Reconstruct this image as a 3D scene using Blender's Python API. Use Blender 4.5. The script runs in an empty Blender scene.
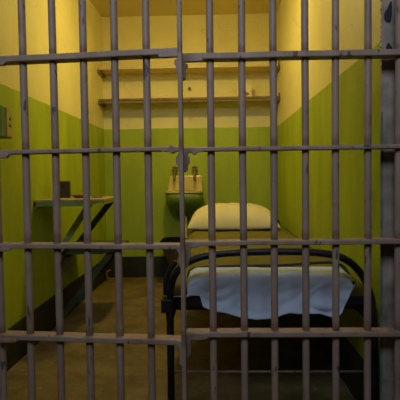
import bpy, bmesh, math, random
from mathutils import Vector, Matrix, noise
random.seed(7)
S = bpy.context.scene
COL = S.collection
PI = math.pi

# ------------------------------------------------------------------ materials
def new_mat(name):
    m = bpy.data.materials.new(name); m.use_nodes = True
    nt = m.node_tree
    return m, nt, nt.nodes['Principled BSDF']

def N(nt, kind, **kw):
    n = nt.nodes.new(kind)
    for k, v in kw.items():
        if k in n.inputs.keys(): n.inputs[k].default_value = v
        else: setattr(n, k, v)
    return n

def ramp(nt, src, stops):
    r = nt.nodes.new('ShaderNodeValToRGB')
    e = r.color_ramp.elements
    while len(e) < len(stops): e.new(0.5)
    for i, (p, c) in enumerate(stops):
        e[i].position = p; e[i].color = (*c, 1)
    nt.links.new(src, r.inputs['Fac'])
    return r.outputs['Color']

def mixc(nt, fac, a, b, blend='MIX'):
    m = nt.nodes.new('ShaderNodeMix'); m.data_type = 'RGBA'; m.blend_type = blend
    for sock, v in ((m.inputs[0], fac), (m.inputs[6], a), (m.inputs[7], b)):
        if isinstance(v, (int, float)): sock.default_value = v
        elif isinstance(v, tuple): sock.default_value = (*v, 1)
        else: nt.links.new(v, sock)
    return m.outputs[2]

def noise_node(nt, scale, detail=4, rough=0.55, stretch=None, coord='world'):
    if coord == 'world':
        src = N(nt, 'ShaderNodeNewGeometry').outputs['Position']
    else:
        src = N(nt, 'ShaderNodeTexCoord').outputs['Object']
    if stretch:
        mp = N(nt, 'ShaderNodeMapping'); mp.inputs['Scale'].default_value = stretch
        nt.links.new(src, mp.inputs['Vector']); src = mp.outputs['Vector']
    n = N(nt, 'ShaderNodeTexNoise', Scale=scale, Detail=detail, Roughness=rough)
    nt.links.new(src, n.inputs['Vector'])
    return n.outputs['Fac']

def bump(nt, bsdf, height, strength=0.3, dist=0.004):
    b = N(nt, 'ShaderNodeBump', Strength=strength, Distance=dist)
    nt.links.new(height, b.inputs['Height']); nt.links.new(b.outputs['Normal'], bsdf.inputs['Normal'])

def math_node(nt, op, a, b=0.0):
    m = N(nt, 'ShaderNodeMath'); m.operation = op
    for s, v in zip(m.inputs, (a, b)):
        if isinstance(v, (int, float)): s.default_value = v
        else: nt.links.new(v, s)
    return m.outputs[0]

def simple(name, c, rough=0.6, var=0.25, scale=25, metal=0.0, bmp=0.15, coord='object', spec=0.4):
    m, nt, b = new_mat(name)
    n = noise_node(nt, scale, coord=coord)
    dark = tuple(x * (1 - var) for x in c); light = tuple(min(1, x * (1 + var)) for x in c)
    nt.links.new(ramp(nt, n, [(0.3, dark), (0.7, light)]), b.inputs['Base Color'])
    b.inputs['Roughness'].default_value = rough; b.inputs['Metallic'].default_value = metal
    b.inputs['Specular IOR Level'].default_value = spec
    if bmp: bump(nt, b, n, bmp)
    return m

CREAM = (0.78, 0.70, 0.32); GREEN = (0.38, 0.47, 0.028)
def wall_mat():
    m, nt, b = new_mat('two_tone_wall_paint')
    pos = N(nt, 'ShaderNodeNewGeometry').outputs['Position']
    sep = N(nt, 'ShaderNodeSeparateXYZ'); nt.links.new(pos, sep.inputs[0])
    wob = noise_node(nt, 9, 3)
    edge = math_node(nt, 'ADD', sep.outputs['Z'], math_node(nt, 'MULTIPLY', math_node(nt, 'SUBTRACT', wob, 0.5), 0.012))
    fac = math_node(nt, 'GREATER_THAN', edge, 1.311)
    cl = noise_node(nt, 2.2, 5, 0.6)
    cream = ramp(nt, cl, [(0.3, tuple(x * 0.88 for x in CREAM)), (0.7, tuple(min(1, x * 1.08) for x in CREAM))])
    st = noise_node(nt, 3.0, 5, 0.6, (2.0, 2.0, 0.5))
    green = ramp(nt, st, [(0.28, tuple(x * 0.8 for x in GREEN)), (0.72, tuple(x * 1.12 for x in GREEN))])
    c = mixc(nt, fac, green, cream)
    # small chips and hairline cracks in the paint
    ch = noise_node(nt, 26, 2, 0.5)
    chips = ramp(nt, ch, [(0.745, (0, 0, 0)), (0.765, (1, 1, 1))])
    c = mixc(nt, math_node(nt, 'MULTIPLY', chips, 0.5), c, (0.16, 0.09, 0.03))
    v = N(nt, 'ShaderNodeTexNoise', Scale=1.3, Detail=2.0)
    mp = N(nt, 'ShaderNodeMapping'); mp.inputs['Scale'].default_value = (1, 0.55, 1.9)
    mp.inputs['Rotation'].default_value = (0.5, 0.0, 0.3)
    nt.links.new(pos, mp.inputs['Vector']); nt.links.new(mp.outputs['Vector'], v.inputs['Vector'])
    d = math_node(nt, 'ABSOLUTE', math_node(nt, 'SUBTRACT', v.outputs['Fac'], 0.43))
    crack = math_node(nt, 'LESS_THAN', d, 0.0022)
    c = mixc(nt, math_node(nt, 'MULTIPLY', crack, 0.12), c, (0.10, 0.08, 0.02))
    nt.links.new(c, b.inputs['Base Color'])
    b.inputs['Roughness'].default_value = 0.55; b.inputs['Specular IOR Level'].default_value = 0.3
    hb = noise_node(nt, 14, 6, 0.6, (1.0, 1.0, 0.6))
    bump(nt, b, hb, 0.35, 0.006)
    return m

def floor_mat():
    m, nt, b = new_mat('stained_concrete')
    a = noise_node(nt, 5, 8, 0.7); g = noise_node(nt, 26, 5, 0.65)
    c = ramp(nt, a, [(0.3, (0.11, 0.078, 0.028)), (0.52, (0.20, 0.145, 0.055)), (0.75, (0.31, 0.23, 0.10))])
    sp = ramp(nt, g, [(0.60, (0, 0, 0)), (0.72, (1, 1, 1))])
    c = mixc(nt, math_node(nt, 'MULTIPLY', sp, 0.55), c, (0.45, 0.34, 0.2))
    nt.links.new(c, b.inputs['Base Color']); b.inputs['Roughness'].default_value = 0.7
    b.inputs['Specular IOR Level'].default_value = 0.25
    bump(nt, b, g, 0.25, 0.004)
    return m

def bar_mat(name, joint_rust):
    m, nt, b = new_mat(name)
    a = noise_node(nt, 18, 5, 0.6, (1, 1, 0.35)); r = noise_node(nt, 11, 4, 0.6); k = noise_node(nt, 34, 2, 0.5, (1.4, 1.4, 0.45))
    c = ramp(nt, a, [(0.3, (0.285, 0.185, 0.135)), (0.7, (0.42, 0.275, 0.205))])
    rust = ramp(nt, r, [(0.56, (0, 0, 0)), (0.70, (1, 1, 1))])
    c = mixc(nt, math_node(nt, 'MULTIPLY', rust, 0.55), c, (0.24, 0.12, 0.06))
    chip = ramp(nt, k, [(0.655, (0, 0, 0)), (0.70, (1, 1, 1))])
    c = mixc(nt, math_node(nt, 'MULTIPLY', chip, 0.8), c, (0.045, 0.035, 0.035))
    # rust creeping up from where the bars pass through the cross bars
    sep = N(nt, 'ShaderNodeSeparateXYZ'); nt.links.new(N(nt, 'ShaderNodeNewGeometry').outputs['Position'], sep.inputs[0])
    near = None
    for zc in (1.236, 0.957, 0.671, 0.389):
        dz = math_node(nt, 'ABSOLUTE', math_node(nt, 'SUBTRACT', sep.outputs['Z'], zc + 0.010))
        near = dz if near is None else math_node(nt, 'MINIMUM', near, dz)
    near = math_node(nt, 'ADD', near, math_node(nt, 'MULTIPLY', math_node(nt, 'SUBTRACT', r, 0.5), 0.05))
    jr = ramp(nt, near, [(0.012, (1, 1, 1)), (0.030, (0, 0, 0))])
    c = mixc(nt, math_node(nt, 'MULTIPLY', jr, 0.6 if joint_rust else 0.0), c, (0.17, 0.07, 0.035))
    nt.links.new(c, b.inputs['Base Color']); b.inputs['Roughness'].default_value = 0.5
    b.inputs['Specular IOR Level'].default_value = 0.4
    bump(nt, b, a, 0.4, 0.003)
    return m

def cloth_mat(name, c, scale=9, var=0.08):
    m, nt, b = new_mat(name)
    a = noise_node(nt, scale, 5, 0.6, coord='object')
    nt.links.new(ramp(nt, a, [(0.3, tuple(x * (1 - var) for x in c)), (0.7, tuple(min(1, x * (1 + var)) for x in c))]), b.inputs['Base Color'])
    b.inputs['Roughness'].default_value = 0.9; b.inputs['Specular IOR Level'].default_value = 0.1
    w = noise_node(nt, 420, 2, 0.5, coord='object')
    bump(nt, b, w, 0.12, 0.001)
    return m

M = dict(
    wall=wall_mat(), floor=floor_mat(), bar=bar_mat('worn_grey_steel_paint', True), strap=bar_mat('worn_grey_strap_paint', False),
    ceil=simple('cream_ceiling_paint', (0.70, 0.58, 0.26), 0.6, 0.08, 3, coord='world'),
    base=simple('black_skirting_paint', (0.022, 0.024, 0.010), 0.6, 0.4, 8, coord='world'),
    shelf=simple('cream_shelf_paint', (0.66, 0.54, 0.25), 0.5, 0.12, 8),
    shelf_rail=simple('worn_shelf_rail_paint', (0.20, 0.13, 0.045), 0.5, 0.3, 12),
    iron=simple('black_iron', (0.012, 0.012, 0.016), 0.45, 0.3, 30, bmp=0.1),
    deskgreen=simple('green_desk_paint', (0.20, 0.27, 0.06), 0.5, 0.25, 14),
    deskdark=simple('dark_green_paint_and_shade', (0.06, 0.075, 0.025), 0.5, 0.3, 14),  # bench paint; on the far desk brace it paints in the desk's shadow
    deskbrace=simple('green_brace_lit_tone', (0.33, 0.42, 0.10), 0.5, 0.25, 14),  # near desk brace, green lightened so that it looks lit
    desktop=simple('tan_desk_paint', (0.42, 0.31, 0.13), 0.5, 0.2, 14),
    porcelain=simple('aged_porcelain', (0.72, 0.57, 0.18), 0.25, 0.12, 10, spec=0.5),
    basin=simple('green_basin_enamel', (0.16, 0.24, 0.03), 0.4, 0.15, 8),
    brass=simple('tarnished_tap_metal', (0.20, 0.16, 0.06), 0.4, 0.3, 40, metal=0.4),
    black=simple('black_seat_plastic', (0.005, 0.005, 0.004), 0.85, 0.2, 20, spec=0.05),
    bowl=simple('stained_toilet_bowl', (0.13, 0.095, 0.03), 0.4, 0.3, 12),
    mattress=cloth_mat('olive_mattress_cover', (0.175, 0.155, 0.036), 7, 0.15),
    pillow=cloth_mat('off_white_pillowcase', (0.78, 0.69, 0.38), 6, 0.05),
    sheet=cloth_mat('pale_sheet_cotton', (0.60, 0.68, 0.82), 6, 0.06),
    cup=simple('dark_enamel_cup', (0.05, 0.045, 0.03), 0.4, 0.3, 20),
    dish=simple('brown_dish_glaze', (0.30, 0.16, 0.06), 0.4, 0.3, 25),
    paper=simple('pale_card', (0.80, 0.68, 0.36), 0.8, 0.04, 20),
    stain=simple('brown_print', (0.26, 0.14, 0.04), 0.8, 0.1, 20),
    boxgreen=simple('green_switch_box_paint', (0.13, 0.20, 0.05), 0.5, 0.2, 14),
    boxface=simple('cream_cover_plate', (0.42, 0.34, 0.10), 0.5, 0.2, 20),
    screw=simple('dark_screw', (0.03, 0.025, 0.02), 0.5, 0.1, 20),
    teal=simple('teal_paint_drip', (0.10, 0.16, 0.12), 0.6, 0.4, 22, coord='world'),
    plate=simple('grimy_steel_plate', (0.30, 0.235, 0.19), 0.6, 0.5, 12, coord='world'),
)

# ------------------------------------------------------------------ geometry helpers
def box(bm, x0, x1, y0, y1, z0, z1):
    v = [bm.verts.new(p) for p in ((x0,y0,z0),(x1,y0,z0),(x1,y1,z0),(x0,y1,z0),(x0,y0,z1),(x1,y0,z1),(x1,y1,z1),(x0,y1,z1))]
    for f in ((3,2,1,0),(4,5,6,7),(0,1,5,4),(1,2,6,5),(2,3,7,6),(3,0,4,7)):
        bm.faces.new([v[i] for i in f])
    return v

def tube(bm, pts, r, seg=14, cap=True):
    pts = [Vector(p) for p in pts]
    rs = r if isinstance(r, (list, tuple)) else [r] * len(pts)
    rings = []; up = None
    for i, p in enumerate(pts):
        a = pts[max(i - 1, 0)]; b = pts[min(i + 1, len(pts) - 1)]
        t = (b - a).normalized()
        if up is None:
            up = Vector((0, 1, 0)) if abs(t.y) < 0.9 else Vector((1, 0, 0))
        side = t.cross(up).normalized(); u2 = side.cross(t).normalized(); up = u2
        rings.append([bm.verts.new(p + side * math.cos(2*PI*k/seg) * rs[i] + u2 * math.sin(2*PI*k/seg) * rs[i]) for k in range(seg)])
    for a, b in zip(rings, rings[1:]):
        for k in range(seg):
            bm.faces.new((a[k], a[(k+1) % seg], b[(k+1) % seg], b[k]))
    if cap:
        bm.faces.new(list(reversed(rings[0]))); bm.faces.new(rings[-1])

def lathe(bm, prof, seg=28, c=(0, 0, 0), sx=1.0, sy=1.0):
    rings = []
    for r, z in prof:
        if r < 1e-6: rings.append([bm.verts.new((c[0], c[1], c[2] + z))])
        else: rings.append([bm.verts.new((c[0] + sx*r*math.cos(2*PI*k/seg), c[1] + sy*r*math.sin(2*PI*k/seg), c[2] + z)) for k in range(seg)])
    for a, b in zip(rings, rings[1:]):
        for k in range(seg):
            k2 = (k + 1) % seg
            if len(a) == 1 and len(b) == 1: continue
            if len(a) == 1: bm.faces.new((a[0], b[k2], b[k]))
            elif len(b) == 1: bm.faces.new((a[k], a[k2], b[0]))
            else: bm.faces.new((a[k], a[k2], b[k2], b[k]))

def prism_xz(bm, outline, y0, y1):
    a = [bm.verts.new((x, y0, z)) for x, z in outline]; b = [bm.verts.new((x, y1, z)) for x, z in outline]
    bm.faces.new(a); bm.faces.new(list(reversed(b)))
    n = len(a)
    for i in range(n): bm.faces.new((a[i], b[i], b[(i+1) % n], a[(i+1) % n]))

def smooth_pts(pts, n=6):
    """Catmull-Rom through the points"""
    P = [Vector(p) for p in pts]; out = []
    for i in range(len(P) - 1):
        p0 = P[max(i-1, 0)]; p1 = P[i]; p2 = P[i+1]; p3 = P[min(i+2, len(P)-1)]
        for k in range(n):
            t = k / n
            out.append(0.5 * ((2*p1) + (p2-p0)*t + (2*p0-5*p1+4*p2-p3)*t*t + (3*p1-p0-3*p2+p3)*t**3))
    out.append(P[-1]); return out

def obj(name, bm, mat, parent=None, smooth=False, bevel=0.0, subsurf=0, solid=0.0):
    bmesh.ops.recalc_face_normals(bm, faces=bm.faces)
    me = bpy.data.meshes.new(name); bm.to_mesh(me); bm.free()
    me.materials.append(mat)
    o = bpy.data.objects.new(name, me); COL.objects.link(o)
    if parent is not None: o.parent = parent
    if smooth:
        for p in me.polygons: p.use_smooth = True
    if bevel:
        b = o.modifiers.new('bevel', 'BEVEL'); b.width = bevel; b.segments = 2; b.limit_method = 'ANGLE'
    if solid:
        s = o.modifiers.new('solid', 'SOLIDIFY'); s.thickness = solid; s.offset = -1
    if subsurf:
        s = o.modifiers.new('sub', 'SUBSURF'); s.levels = subsurf; s.render_levels = subsurf
    return o

def tag(o, label, cat, group=None):
    o['label'] = label; o['category'] = cat
    if group: o['group'] = group
    return o

def thing(name, label, cat, loc=(0, 0, 0), rz=0.0, group=None):
    o = bpy.data.objects.new(name, None); COL.objects.link(o)
    o.location = loc; o.rotation_euler = (0, 0, rz); o.empty_display_size = 0.1
    return tag(o, label, cat, group)

def struct(name, bm, mat, **kw):
    o = obj(name, bm, mat, **kw); o['kind'] = 'structure'; return o

def B(): return bmesh.new()

# ------------------------------------------------------------------ room shell
XL, XR, YF, YB, ZC = -0.967, 0.549, 1.44, 4.43, 2.285
bm = B(); box(bm, -2.2, 2.2, -0.6, YB + 0.12, -0.10, 0.0); struct('floor', bm, M['floor'])
bm = B(); box(bm, XL - 0.12, XR + 0.12, YF, YB + 0.12, ZC, ZC + 0.1); struct('ceiling', bm, M['ceil'])
bm = B(); box(bm, XL - 0.12, XL, YF, YB, 0.0, ZC); struct('wall_left', bm, M['wall'])
bm = B(); box(bm, XR, XR + 0.12, 1.625, YB, 0.0, ZC); struct('wall_right', bm, M['wall'])
bm = B(); box(bm, XL - 0.12, XR + 0.12, YB, YB + 0.12, 0.0, ZC); struct('wall_back', bm, M['wall'])
bm = B(); box(bm, XL, XL + 0.010, YF, YB - 0.010, 0.0, 0.185); struct('baseboard_left', bm, M['base'])
bm = B(); box(bm, XL, XR, YB - 0.010, YB, 0.0, 0.185); struct('baseboard_back', bm, M['base'])
bm = B(); box(bm, XR - 0.010, XR, 1.64, YB - 0.010, 0.0, 0.185); struct('baseboard_right', bm, M['base'])

# ------------------------------------------------------------------ steel bars
def bar_mesh(x, z0=0.0, z1=ZC, r=0.0112):
    b = B(); n = 22; ph = random.random() * 20
    tube(b, [(x + 0.0011 * noise.noise((ph, z * 2.3, 0)), 0.0011 * noise.noise((ph, 9, z * 2.1)), z)
             for z in [z0 + (z1 - z0) * i / n for i in range(n + 1)]], r, 14)
    return b

def strap(x0, x1, z, h=0.0140, d=0.050):
    """flat cross bar with a slightly uneven profile"""
    b = B(); n = 18; rows = []
    for i in range(n + 1):
        x = x0 + (x1 - x0) * i / n; w = 0.0012 * noise.noise((x * 9, z * 7, 1.5))
        rows.append([b.verts.new(p) for p in ((x, -d/2, z - h/2 + w), (x, d/2, z - h/2 + w), (x, d/2, z + h/2 + w), (x, -d/2, z + h/2 + w))])
    for r0, r1 in zip(rows, rows[1:]):
        for k in range(4): b.faces.new((r0[k], r1[k], r1[(k+1) % 4], r0[(k+1) % 4]))
    b.faces.new(rows[0]); b.faces.new(list(reversed(rows[-1])))
    return b

CROSS = (1.236, 0.957, 0.671, 0.389)
CROSS_H = {1.236: 0.0185, 0.957: 0.0125, 0.671: 0.0145, 0.389: 0.0160}
MORE = (1.515, 1.80, 2.08, 0.10)

ang = math.atan2(-0.060, 0.565)
door = thing('barred_cell_door', 'left grey steel barred door section, ending at the thin notched middle stile', 'cell door',
             (-0.90, 1.5645, 0.0), ang)
def dl(X): return (X + 0.90) / math.cos(ang)          # world X on the door -> distance along it
for X in (-0.862, -0.767, -0.672, -0.577, -0.482, -0.387, -0.292, -0.196):
    obj('bar', bar_mesh(dl(X), 0.03, ZC - 0.012), M['bar'], door, smooth=True)
for z in CROSS + MORE:
    obj('crossbar', strap(dl(-0.895), dl(-0.099), z, CROSS_H.get(z, 0.014)), M['strap'], door, bevel=0.003)
b = B(); box(b, dl(-0.0996), dl(-0.0868), -0.030, -0.012, 0.03, ZC - 0.012)
obj('stile', b, M['bar'], door, bevel=0.003)
def plate_on(parent, pts, name='lock_plate', y0=-0.043, y1=-0.029):
    b = B(); prism_xz(b, pts, y0, y1); return obj(name, b, M['strap'], parent, bevel=0.0025)
d0 = dl(-0.0932)
def edge_plate(parent, x0, z0, ym, k, pts, ya, yb):
    """outline in small steps k from the stile's centre line; ym is the step that lies at height z0"""
    return plate_on(parent, [(x0 + u * k, z0 - (v - ym) * k) for u, v in pts], 'lock_plate', ya, yb)
# notched plates along the door's closing edge, behind the stile
K = 0.00294
edge_plate(door, d0, 1.236, 52.5, K, [(-21.5,50.5),(-21.5,56),(-21,58),(-17,58.7),(-2.5,58.5),(-2.5,60.5),(-5,61),(-5.5,65),(-4,67),(-4,73),(-2,75.5),(1,75),(1,50.5)], -0.0275, -0.010)
edge_plate(door, d0, 0.957, 150, K, [(-20,148),(-20,152.8),(-12,153),(-10,155),(-8,155),(-6,153),(-2.5,153),(-3,156),(-5,157.5),(-5.2,164),(-3.5,166),(-3.5,170),(-1,172),(1,172),(1,148),(-8,148),(-9,146.4),(-11,146.4),(-12,148)], -0.0275, -0.010)
edge_plate(door, d0, 0.671, 247, K, [(-6,245.5),(-6,250.5),(-4,253),(-3.5,266),(-1,268),(1,268),(1,245.5)], -0.0275, -0.010)
edge_plate(door, d0, 0.389, 340, K, [(-8,338),(-8,343),(-4.5,345),(-5,361),(-3,363.5),(1,363),(1,338)], -0.0275, -0.010)
# latch ends on the hinge side
for z in (1.228, 0.952):
    x0 = dl(-0.668)
    plate_on(door, [(x0, z), (x0 + .048, z + .003), (x0 + .055, z - .004), (x0 + .046, z - .013), (x0, z - .014)], 'hinge_plate', -0.036, -0.020)
x0 = dl(-0.668)
plate_on(door, [(x0, .664), (x0 + .028, .666), (x0 + .050, .663), (x0 + .048, .657), (x0 + .02, .656), (x0, .655)], 'hinge_plate', -0.036, -0.020)
plate_on(door, [(x0, .387), (x0 + .06, .388), (x0 + .062, .378), (x0 + .05, .376), (x0, .374)], 'hinge_plate', -0.036, -0.020)

gr = thing('barred_cell_front', 'fixed grey steel bar grille standing in front of the bed', 'bars', (0.0, 1.55, 0.0))
for x in (-0.010, 0.0865, 0.181, 0.277, 0.3685, 0.4655, 0.5585):
    obj('bar', bar_mesh(x, 0.0, ZC), M['bar'], gr, smooth=True)
for z in CROSS + MORE:
    obj('crossbar', strap(-0.103, 0.60, z + 0.001, CROSS_H.get(z, 0.014)), M['strap'], gr, bevel=0.003)
b = B(); box(b, -0.1040, -0.0955, -0.006, 0.012, 0.0, ZC); obj('stile', b, M['bar'], gr, bevel=0.003)
g0 = -0.0975; K = 0.0030
edge_plate(gr, g0, 1.237, 57, K, [(0,55.5),(22,56),(22.5,60),(22,62),(17,62.6),(5,63),(5,64.5),(7,65),(7,67.3),(5,68.5),(4.8,79),(3,81),(0,80)], -0.0275, -0.010)
edge_plate(gr, g0, 0.958, 150, K, [(0,148.5),(22,148.5),(22.5,152.5),(15,153.2),(13.5,156),(11.5,156),(10,153.5),(6,153.5),(6,156.5),(7.5,158),(7.5,163),(5.5,166),(5.5,171),(3,173),(0,172)], -0.0275, -0.010)
edge_plate(gr, g0, 0.672, 243, K, [(0,241.5),(17,241.5),(17.5,246.5),(7,247.5),(7.5,256),(5.5,260),(5,266),(0,268)], -0.0275, -0.010)
edge_plate(gr, g0, 0.390, 334, K, [(0,332),(23,332),(24,337.5),(18,339),(6,339.5),(6,354),(4,357),(0,357)], -0.0275, -0.010)
# flat steel side plate with raised black blotches and a ragged left edge
b = B()
left = []
z = 0.0
while z < ZC:
    amp = 0.0022 if z > 1.2 else 0.0008
    left.append((0.5205 + random.uniform(-amp, amp), z)); z += 0.006 if z > 1.2 else 0.05
left.append((0.5205, ZC))
prism_xz(b, left + [(0.66, ZC), (0.66, 0.0)], 0.044, 0.054)
sp = obj('side_plate', b, M['plate'], gr)
b = B(); prism_xz(b, [(0.5505,1.405),(0.5515,1.395),(0.5510,1.366),(0.5490,1.349),(0.5435,1.343),(0.5345,1.345),(0.5290,1.353),(0.5275,1.366),(0.5310,1.378),(0.5370,1.384),(0.5400,1.392),(0.5440,1.402),(0.5475,1.408)], 0.0405, 0.0439)
o_ = obj('black_patch', b, M['iron'], gr, bevel=0.001); o_['label'] = 'black blotch on the grey side plate'
b = B(); prism_xz(b, [(0.535,1.256),(0.534,1.270),(0.538,1.279),(0.543,1.281),(0.547,1.274),(0.552,1.268),(0.553,1.250),(0.545,1.246)], 0.0405, 0.0439)
o_ = obj('black_patch', b, M['iron'], gr, bevel=0.001); o_['label'] = 'black blotch on the grey side plate'
b = B()
pts = [(0.5215 + 0.003 * abs(noise.noise((z * 6, 2, 0))), z) for z in [0.02 + 0.05 * i for i in range(22)]]
prism_xz(b, [(0.5188, 0.02)] + [(x + 0.0035, z) for x, z in pts] + [(0.5188, 1.07)], 0.0425, 0.0437)
obj('paint_drip', b, M['teal'], gr)['label'] = 'teal paint along the edge of the plate'

# ------------------------------------------------------------------ shelves on the back wall
def shelf(z, label, rail):
    t = thing('board_shelf', label, 'shelf', (0, YB, z), 0, 'shelves across the back wall')
    b = B(); box(b, XL + 0.001, XR - 0.001, -0.205, -0.001, -0.018, 0.0); obj('board', b, M['shelf'], t, bevel=0.003)
    for x0, x1 in ((XL + 0.001, XL + 0.020), (XR - 0.020, XR - 0.001)):
        b = B(); box(b, x0, x1, -0.225, -0.002, -0.045, -0.019); obj('cleat', b, M['shelf_rail'], t, bevel=0.003)
    b = B(); tube(b, [(XR - 0.012, -0.220, -0.04), (XR - 0.010, -0.222, 0.02)], 0.006, 8); obj('bracket_tip', b, M['shelf_rail'], t)
    if rail:
        b = B(); box(b, XL + 0.005, XR - 0.005, -0.213, -0.2055, -0.020, -0.004); obj('front_edge_strip', b, M['shelf_rail'], t)
        b = B(); box(b, XL + 0.02, XR - 0.02, -0.19, -0.178, -0.034, -0.0185); obj('hanging_rail', b, M['shelf'], t)
        b = B(); tube(b, [(-0.204, -0.215, -0.022), (-0.204, -0.225, -0.04)], 0.006, 8); obj('peg', b, M['shelf_rail'], t)
    return t
shelf(1.806, 'upper cream board shelf across the back wall, empty', False)
shelf(1.548, 'lower cream board shelf with a dark front edge, holding a pale card', True)

t = thing('picture_card', 'small pale card with a brown mark standing on the lower shelf', 'card', (0.262, 4.34, 1.549), 0)
b = B(); box(b, -0.062, 0.062, 0.0, 0.012, 0.0, 0.118); obj('card', b, M['paper'], t, bevel=0.002)
b = B(); prism_xz(b, [(-.012,.030),(.004,.022),(.030,.024),(.042,.034),(.034,.046),(.016,.050),(.006,.062),(-.008,.050)], -0.0012, 0.0004); obj('printed_mark', b, M['stain'], t)
b = B(); tube(b, [(-0.209, YB, 1.652), (-0.209, YB - 0.03, 1.652)], [0.010, 0.012], 10)
tag(obj('coat_hook', b, M['screw']), 'short dark hook in the back wall between the two shelves', 'hook')

# ------------------------------------------------------------------ sink with taps
sk = thing('sink', 'small wall-hung sink with yellowed backsplash and green basin under the shelves', 'sink', (-0.258, YB, 0.0))
b = B()
prism = [(-0.152, 0.762), (0.152, 0.762), (0.150, 0.885), (0.138, 0.896), (-0.118, 0.898), (-0.136, 0.885)]
prism_xz(b, prism, -0.055, -0.001); obj('backsplash', b, M['porcelain'], sk, bevel=0.008)
# basin: rounded tub made of stacked rings, open at the top
def ring(w, d0, z, n=40, e=3.2):
    out = []
    for k in range(n):
        a = 2*PI*k/n; c, s = math.cos(a), math.sin(a)
        out.append((w * math.copysign(abs(c)**(2/e), c), d0/2 * math.copysign(abs(s)**(2/e), s) - d0/2 - 0.002, z))
    return out
b = B(); rows = [[b.verts.new(p) for p in ring(*r)] for r in
                 ((0.06, 0.10, 0.545), (0.11, 0.15, 0.555), (0.138, 0.190, 0.600), (0.152, 0.235, 0.640), (0.157, 0.268, 0.672), (0.158, 0.278, 0.700), (0.160, 0.280, 0.752))]
for r0, r1 in zip(rows, rows[1:]):
    for k in range(40): b.faces.new((r0[k], r0[(k+1) % 40], r1[(k+1) % 40], r1[k]))
b.faces.new(rows[0])
obj('basin', b, M['basin'], sk, smooth=True, solid=0.012)
b = B(); o_ = ring(0.165, 0.288, 0.766); i_ = [(x*0.86, (y+0.145)*0.80-0.155, 0.766) for x, y, z in o_]
ro = [b.verts.new(p) for p in o_]; ri = [b.verts.new(p) for p in i_]; rl = [b.verts.new((x, y, 0.752)) for x, y, z in o_]
rb = [b.verts.new((x*0.8, (y+0.15)*0.8-0.15, 0.65)) for x, y, z in i_]
for k in range(40):
    k2 = (k+1) % 40
    b.faces.new((ro[k], ro[k2], ri[k2], ri[k])); b.faces.new((rl[k], rl[k2], ro[k2], ro[k])); b.faces.new((ri[k], ri[k2], rb[k2], rb[k]))
b.faces.new(rb)
obj('rim', b, M['porcelain'], sk, smooth=False)
for x in (-0.088, 0.086):
    b = B()
    lathe(b, [(0, 0), (0.021, 0), (0.023, 0.012), (0.015, 0.018), (0.015, 0.032), (0.023, 0.040), (0.024, 0.055), (0.013, 0.064), (0.0, 0.066)], 16, (x, -0.030, 0.897))
    tube(b, smooth_pts([(x, -0.03, 0.925), (x, -0.075, 0.925), (x, -0.105, 0.905), (x, -0.11, 0.85)], 4), 0.012, 10)
    tp = obj('tap', b, M['brass'], sk, smooth=True)
    b = B(); tube(b, [(x - 0.026, -0.03, 0.968), (x + 0.026, -0.03, 0.968)], 0.006, 10); tube(b, [(x, -0.056, 0.968), (x, -0.004, 0.968)], 0.006, 10)
    tube(b, [(x, -0.03, 0.958), (x, -0.03, 0.985)], [0.007, 0.004], 10); obj('tap_handle', b, M['brass'], tp)
b = B(); tube(b, smooth_pts([(0.005, -0.13, 0.60), (0.005, -0.13, 0.48), (0.005, -0.13, 0.30), (0.005, -0.07, 0.235), (0.005, -0.014, 0.235)], 5), 0.013, 12)
obj('drain_pipe', b, M['porcelain'], sk, smooth=True)

# ------------------------------------------------------------------ toilet
tl = thing('toilet', 'low toilet with black seat and stained bowl under the sink', 'toilet', (-0.305, 4.195, 0.0))
b = B(); lathe(b, [(0, 0), (0.105, 0), (0.108, 0.02), (0.085, 0.07), (0.085, 0.15), (0.125, 0.24), (0.140, 0.295), (0.144, 0.325), (0.115, 0.325), (0.10, 0.26), (0, 0.22)], 32, (0, 0, 0), 1, 1.25)
obj('bowl', b, M['bowl'], tl, smooth=True)
b = B(); rows = []
for sc_, z in ((0.90, 0.326), (1.0, 0.330), (1.0, 0.352), (0.97, 0.360), (0.90, 0.363)):
    rows.append([b.verts.new((0.152 * sc_ * math.copysign(abs(math.cos(2*PI*k/48)) ** 0.32, math.cos(2*PI*k/48)), 0.195 * sc_ * math.copysign(abs(math.sin(2*PI*k/48)) ** 0.45, math.sin(2*PI*k/48)), z)) for k in range(48)])
for r0, r1 in zip(rows, rows[1:]):
    for k in range(48): b.faces.new((r0[k], r0[(k+1) % 48], r1[(k+1) % 48], r1[k]))
b.faces.new(rows[0]); b.faces.new(rows[-1])
obj('seat_lid', b, M['black'], tl, bevel=0.002)
b = B(); lathe(b, [(0.0, -0.010), (0.010, -0.006), (0.012, 0.0), (0.010, 0.006), (0.0, 0.010)], 12, (-0.055, -0.196, 0.338)); obj('seat_bumper', b, M['porcelain'], tl, smooth=True)
b = B(); tube(b, smooth_pts([(0.0, 0.16, 0.20), (0.0, 0.19, 0.20), (0.0, 0.232, 0.20)], 3), 0.03, 12); obj('waste_pipe', b, M['bowl'], tl, smooth=True)

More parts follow.
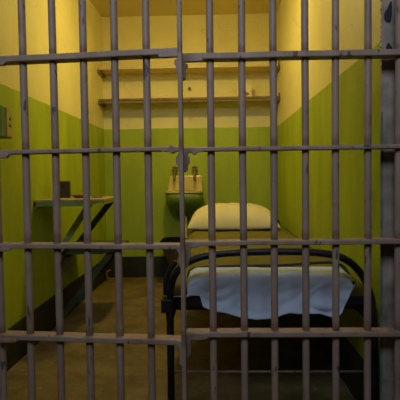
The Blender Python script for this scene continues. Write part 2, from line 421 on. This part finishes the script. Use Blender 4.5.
# ------------------------------------------------------------------ fold-down desk and seat on the left wall
def bracketed(name, label, cat, z, y0, y1, xo, top_mat, apron, braces, bmat_near):
    t = thing(name, label, cat, (XL, y0, 0.0))
    L = y1 - y0; W = xo - XL
    b = B(); box(b, 0.003, W, 0.0, L, z - 0.012, z); obj('top', b, top_mat, t, bevel=0.002)
    b = B()
    prism_xz(b, [(0.003, z - 0.012), (W, z - 0.012), (W - 0.02, z - 0.020), (W - 0.10, z - apron), (0.003, z - apron)], 0.0, 0.006)
    obj('front_flange', b, bmat_near, t)
    b = B(); box(b, W - 0.006, W, 0.006, L, z - 0.028, z - 0.012); obj('side_flange', b, bmat_near, t)
    for yy, xt, fz, m_ in braces:
        b = B()
        p0 = Vector((xt, yy, z - 0.02)); p1 = Vector((0.014, yy, fz)); dd = (p1 - p0).normalized(); nn = Vector((dd.z, 0, -dd.x)) * 0.018
        prism_xz(b, [(q_.x, q_.z) for q_ in (p0 + nn, p0 - nn, p1 - nn, p1 + nn)], yy, yy + 0.010)
        br = obj('brace', b, m_, t)
        b = B(); q = p0.lerp(p1, 0.20) ; tube(b, [(q.x, yy - 0.008, q.z), (q.x, yy + 0.016, q.z)], 0.012, 10); obj('bolt', b, m_, br)
    b = B(); box(b, 0.0005, 0.012, 0.0, L, z - 0.05, z - 0.013); obj('wall_plate', b, bmat_near, t)
    return t
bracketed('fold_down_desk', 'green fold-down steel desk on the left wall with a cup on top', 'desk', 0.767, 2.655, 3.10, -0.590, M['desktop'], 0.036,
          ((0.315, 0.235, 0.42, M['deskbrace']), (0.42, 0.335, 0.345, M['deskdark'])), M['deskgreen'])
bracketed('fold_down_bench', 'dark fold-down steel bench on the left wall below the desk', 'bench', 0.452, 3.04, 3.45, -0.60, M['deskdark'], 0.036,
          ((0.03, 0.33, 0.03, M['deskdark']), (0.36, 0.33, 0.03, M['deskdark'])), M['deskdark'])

t = thing('cup', 'dark straight-sided cup standing on the fold-down desk', 'cup', (-0.875, 2.92, 0.7675))
b = B(); lathe(b, [(0, 0), (0.030, 0), (0.032, 0.004), (0.032, 0.093), (0.033, 0.097), (0.0295, 0.097), (0.029, 0.01), (0, 0.008)], 28); obj('body', b, M['cup'], t, smooth=True)
b = B(); tube(b, smooth_pts([(-0.030, 0, 0.078), (-0.048, 0.006, 0.076), (-0.056, 0.008, 0.052), (-0.046, 0.006, 0.026), (-0.030, 0, 0.024)], 4), 0.0045, 8); obj('handle', b, M['cup'], t, smooth=True)
b = B(); lathe(b, [(0, 0), (0.035, 0), (0.052, 0.012), (0.060, 0.018), (0.056, 0.020), (0.044, 0.010), (0, 0.007)], 28)
d_ = tag(obj('dish', b, M['dish'], smooth=True), 'low brown dish beside the cup on the desk', 'dish'); d_.location = (-0.775, 2.90, 0.7675)
b = B(); box(b, -0.032, 0.032, -0.007, 0.007, 0, 0.009)
d_ = tag(obj('pencil_stub', b, M['dish'], bevel=0.004), 'short brown stub lying on the desk right of the dish', 'stub'); d_.location = (-0.675, 2.88, 0.7675); d_.rotation_euler = (0, 0, 0.25)

# small bent pipe by the floor
b = B(); tube(b, smooth_pts([(-0.925, 4.25, 0.0), (-0.925, 4.25, 0.03), (-0.935, 4.25, 0.065), (-0.92, 4.25, 0.092), (-0.895, 4.25, 0.095)], 5), 0.008, 10)
tag(obj('bent_pipe', b, M['dish'], smooth=True), 'short bent pipe rising from the floor at the back left corner', 'pipe')

# ------------------------------------------------------------------ switch box on the left wall
t = thing('switch_box', 'green steel switch box with a two-screw plate on the left wall', 'switch box', (XL, 2.145, 1.06))
b = B(); box(b, 0.0005, 0.056, 0.0, 0.112, 0.0, 0.136); obj('box', b, M['boxgreen'], t, bevel=0.004)
b = B(); box(b, 0.0562, 0.060, 0.052, 0.108, 0.004, 0.132); cp = obj('cover_plate', b, M['boxface'], t, bevel=0.001)
for zz in (0.055, 0.085):
    b = B(); lathe(b, [(0, 0), (0.006, 0), (0.006, 0.003), (0, 0.004)], 10); s_ = obj('screw', b, M['screw'], cp); s_.location = (0.060, 0.083, zz); s_.rotation_euler = (0, PI/2, 0)
b = B(); tube(b, smooth_pts([(0.018, 0.06, 0.136), (0.018, 0.06, 0.19), (0.016, 0.04, 0.26), (0.014, -0.05, 0.33), (0.014, -0.2, 0.36)], 5), 0.006, 10); obj('cable', b, M['boxgreen'], t, smooth=True)

# ------------------------------------------------------------------ bed
bed = thing('iron_bed', 'black iron single bed with arched foot rail along the right wall', 'bed', (0.18, 1.69, 0.0))
def bx(p): return (p[0] - 0.18, 0.0, p[1])
arch = [(-0.158, 0.0), (-0.157, 0.20), (-0.156, 0.44), (-0.150, 0.515), (-0.126, 0.562), (-0.088, 0.590), (-0.036, 0.608), (0.05, 0.618), (0.183, 0.621), (0.316, 0.618),
        (0.400, 0.606), (0.450, 0.582), (0.488, 0.540), (0.512, 0.489), (0.525, 0.42), (0.530, 0.32), (0.531, 0.15), (0.531, 0.0)]
b = B(); tube(b, smooth_pts([bx(p) for p in arch], 6), 0.0125, 14); obj('foot_arch', b, M['iron'], bed, smooth=True)
b = B(); box(b, -0.350, 0.352, 0.054, 0.068, 0.424, 0.458); obj('foot_rail', b, M['iron'], bed, bevel=0.003)
b = B(); box(b, -0.366, -0.328, -0.016, 0.068, 0.418, 0.464); obj('corner_bracket', b, M['iron'], bed, bevel=0.004)
b = B(); tube(b, smooth_pts([(-0.352, 0.03, 0.47), (-0.352, 0.035, 0.52), (-0.338, 0.035, 0.556), (-0.316, 0.035, 0.585)], 5), 0.010, 10); obj('corner_strap', b, M['iron'], bed, smooth=True)
b = B(); tube(b, [(-0.338, 0, 0.212), (0.351, 0, 0.212)], 0.0045, 8); obj('lower_rod', b, M['bar'], bed, smooth=True)
for x in (-0.352, 0.325):
    b = B(); box(b, x, x + 0.025, 0.012, 2.28, 0.385, 0.425); obj('side_rail', b, M['iron'], bed, bevel=0.002)
harch = [(-0.165, 0.0), (-0.165, 0.38), (-0.150, 0.47), (-0.09, 0.53), (0.18, 0.55), (0.45, 0.54), (0.50, 0.50), (0.510, 0.38), (0.510, 0.0)]
b = B(); tube(b, smooth_pts([(p[0]-0.18, 2.295, p[1]) for p in harch], 6), 0.0125, 12); obj('head_arch', b, M['iron'], bed, smooth=True)
for i in range(9):
    y = 0.15 + i * 0.25
    b = B(); box(b, -0.330, 0.330, y, y + 0.03, 0.386, 0.390); obj('spring_strap', b, M['iron'], bed)

# mattress: soft rounded slab
b = B()
nx, ny = 16, 48; x0, x1, y0, y1 = -0.190, 0.543, 1.80, 3.955
def rr(t, a0, a1, r):                   # edge-rounded parameter
    return a0 + (a1 - a0) * t
top = []; bot = []
for j in range(ny + 1):
    rt = []; rb_ = []
    for i in range(nx + 1):
        u = i / nx; v = j / ny
        X = x0 + (x1 - x0) * u; Y = y0 + (y1 - y0) * v
        e = min(u * (x1-x0), (1-u) * (x1-x0), v * (y1-y0), (1-v) * (y1-y0))
        drop = 0.022 * max(0, 1 - e / 0.045) ** 2
        w = 0.006 * noise.noise((X * 3, Y * 2.2, 0)) + 0.003 * noise.noise((X * 9, Y * 7, 4))
        rt.append(b.verts.new((X, Y, 0.494 - drop + w))); rb_.append(b.verts.new((X, Y, 0.392 + drop * 0.5)))
    top.append(rt); bot.append(rb_)
for j in range(ny):
    for i in range(nx):
        b.faces.new((top[j][i], top[j][i+1], top[j+1][i+1], top[j+1][i])); b.faces.new((bot[j+1][i], bot[j+1][i+1], bot[j][i+1], bot[j][i]))
for j in range(ny):
    for i in (0, nx): b.faces.new((top[j][i], top[j+1][i], bot[j+1][i], bot[j][i]))
for i in range(nx):
    for j in (0, ny): b.faces.new((top[j][i], top[j][i+1], bot[j][i+1], bot[j][i]))
tag(obj('mattress', b, M['mattress'], smooth=True), 'olive tan mattress lying on the black iron bed', 'mattress')

# pillow
b = B(); n = 40
hw, hd = 0.335, 0.215
def pil(u, v, s):
    k = max(0.0, (1 - abs(u) ** 3.6)) ** 0.55 * max(0.0, (1 - abs(v) ** 2.6)) ** 0.55
    pinch = 1 - 0.07 * (1 - abs(u) ** 2) * 0 - 0.05 * (1 - u * u) * abs(v) ** 3
    x = hw * u * (1 - 0.06 * (1 - v * v) * abs(u) ** 4); y = hd * v * pinch
    wr = 0.016 * noise.noise((x * 9 + y * 4, y * 12, 3.3)) * k + 0.010 * noise.noise((x * 26, y * 14, 1.1)) * k
    z = (0.163 * k + wr) if s > 0 else (-0.020 * min(1, k * 1.4))
    z += 0.022 * u * 0.4 * (k if s > 0 else 0) * -1
    return (x, y, z + 0.022)
gt = [[b.verts.new(pil(-1 + 2*i/n, -1 + 2*j/n, 1)) for i in range(n+1)] for j in range(n+1)]
gb = [[gt[j][i] if i in (0, n) or j in (0, n) else b.verts.new(pil(-1 + 2*i/n, -1 + 2*j/n, -1)) for i in range(n+1)] for j in range(n+1)]
for j in range(n):
    for i in range(n):
        b.faces.new((gt[j][i], gt[j][i+1], gt[j+1][i+1], gt[j+1][i])); b.faces.new((gb[j+1][i], gb[j+1][i+1], gb[j][i+1], gb[j][i]))
p_ = tag(obj('pillow', b, M['pillow'], smooth=True, subsurf=1), 'plump off-white pillow at the head of the bed', 'pillow')
p_.location = (0.130, 3.735, 0.497); p_.rotation_euler = (0.0, 0, 0.0)

# sheet folded over the foot end
hem = [(-0.098, 0.468), (-0.066, 0.464), (-0.046, 0.462), (-0.041, 0.434), (0.0, 0.415), (0.048, 0.397), (0.09, 0.385), (0.135, 0.378), (0.18, 0.381), (0.207, 0.386), (0.230, 0.396), (0.252, 0.404),
       (0.30, 0.402), (0.36, 0.399), (0.390, 0.390), (0.412, 0.385), (0.432, 0.400), (0.445, 0.430), (0.462, 0.470), (0.476, 0.505)]
def hem_z(x):
    for (xa, za), (xb, zb) in zip(hem, hem[1:]):
        if x <= xb: return za + (zb - za) * max(0, (x - xa)) / (xb - xa)
    return hem[-1][1]
b = B(); nx = 90; rows = []
for i in range(nx + 1):
    u = i / nx; x = hem[0][0] + (hem[-1][0] - hem[0][0]) * u
    edge = min(u, 1 - u)
    crest = 0.541 - 0.022 * max(0, 1 - edge / 0.06) ** 2 + 0.003 * noise.noise((x * 7, 0, 5))
    hz = hem_z(x)
    prof = [(1.96, 0.504), (1.915, 0.508), (1.890, 0.522), (1.878, crest - 0.004), (1.84, crest), (1.79, crest - 0.001), (1.762, crest - 0.003), (1.746, crest - 0.010), (1.7365, crest - 0.026)]
    m_ = 16
    for k in range(1, m_ + 1):
        f = k / m_
        prof.append((1.7345 - 0.004 * f, crest - 0.026 + (hz - crest + 0.026) * f))
    col_ = []
    for k, (Y, z) in enumerate(prof):
        f = max(0, k - 7) / (len(prof) - 8)
        # soft drapery: long swags sliding down towards the middle, sharper creases near the top
        fold = 0.030 * f * noise.noise((x * 7 + z * 9, z * 7, 2.0)) + 0.022 * noise.noise((x * 11 - z * 14, z * 13 + x * 3, 8.0)) * min(1, f * 3)
        fold += 0.016 * min(1, f * 4) * max(0.0, 1 - abs(noise.noise((x * 5 + 1.1 * z * (6 if x < 0.16 else -6), z * 7, 4.4))) * 5)
        if k < 7: zz = z + 0.005 * noise.noise((x * 12, Y * 14, 6))
        else: zz = z
        xx = x + 0.010 * f * noise.noise((z * 10, x * 5, 3))
        if u in (0, 1): xx = x + (0.004 * math.sin(z * 60))
        col_.append(b.verts.new((xx, min(Y - abs(fold) * 0.9 + 0.004, 1.80) if k >= 7 else Y, zz)))
    rows.append(col_)
for r0, r1 in zip(rows, rows[1:]):
    for k in range(len(r0) - 1): b.faces.new((r0[k], r1[k], r1[k+1], r0[k+1]))
sh = tag(obj('bed_sheet', b, M['sheet'], smooth=True, solid=0.006, subsurf=1), 'pale crumpled sheet folded over the foot end of the bed', 'bed sheet')

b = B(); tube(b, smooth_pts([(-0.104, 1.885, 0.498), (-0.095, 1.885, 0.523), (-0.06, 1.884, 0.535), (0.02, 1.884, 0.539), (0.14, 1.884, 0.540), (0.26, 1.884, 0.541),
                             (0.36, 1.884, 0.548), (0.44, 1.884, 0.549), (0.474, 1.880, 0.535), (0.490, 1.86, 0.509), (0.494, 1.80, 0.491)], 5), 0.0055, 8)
sh_edge = obj('dark_edge', b, M['iron'], sh, smooth=True); sh_edge['label'] = 'black line along the back edge of the folded sheet'  # thin black tube laid along the sheet's back edge

# ------------------------------------------------------------------ lights
def light(name, kind, loc, energy, color, **kw):
    l = bpy.data.lights.new(name, kind); l.energy = energy; l.color = color
    for k, v in kw.items(): setattr(l, k, v)
    o = bpy.data.objects.new(name, l); COL.objects.link(o); o.location = loc
    return o
light('cell_ceiling_lamp', 'POINT', (-0.19, 3.17, 2.12), 12.5, (1.0, 0.775, 0.25), shadow_soft_size=0.045)
light('added_downward_fill', 'AREA', (-0.19, 3.17, 2.125), 5.0, (1.0, 0.775, 0.25), shape='DISK', size=0.12)  # added downward fill at the lamp, balances wall and floor brightness
k = light('corridor_skylight', 'AREA', (-0.25, -0.4, 2.45), 7.4, (0.68, 0.82, 1.0), shape='RECTANGLE', size=1.4, size_y=0.8, spread=1.5)
k.rotation_euler = (Vector((-0.1, 1.6, 1.25)) - k.location).to_track_quat('-Z', 'Y').to_euler()
w = bpy.data.worlds.new('corridor_dusk'); S.world = w; w.use_nodes = True
w.node_tree.nodes['Background'].inputs['Color'].default_value = (0.55, 0.62, 0.8, 1)
w.node_tree.nodes['Background'].inputs['Strength'].default_value = 0.02

# ------------------------------------------------------------------ camera
cam = bpy.data.cameras.new('camera'); co = bpy.data.objects.new('camera', cam); COL.objects.link(co)
cam.sensor_width = 36; cam.sensor_fit = 'HORIZONTAL'; cam.lens = 36 * 504 / 400; cam.clip_start = 0.05
mat = Matrix.Rotation(math.radians(1.7), 4, 'Z') @ Matrix.Rotation(PI/2 - math.radians(2.45), 4, 'X') @ Matrix.Rotation(math.radians(-0.75), 4, 'Z')
co.matrix_world = Matrix.Translation((0, 0, 0.87)) @ mat
S.camera = co
S.view_settings.view_transform = 'Standard'; S.view_settings.look = 'None'; S.view_settings.gamma = 1.0
S.view_settings.use_curve_mapping = False
S.view_settings.exposure = 0.0
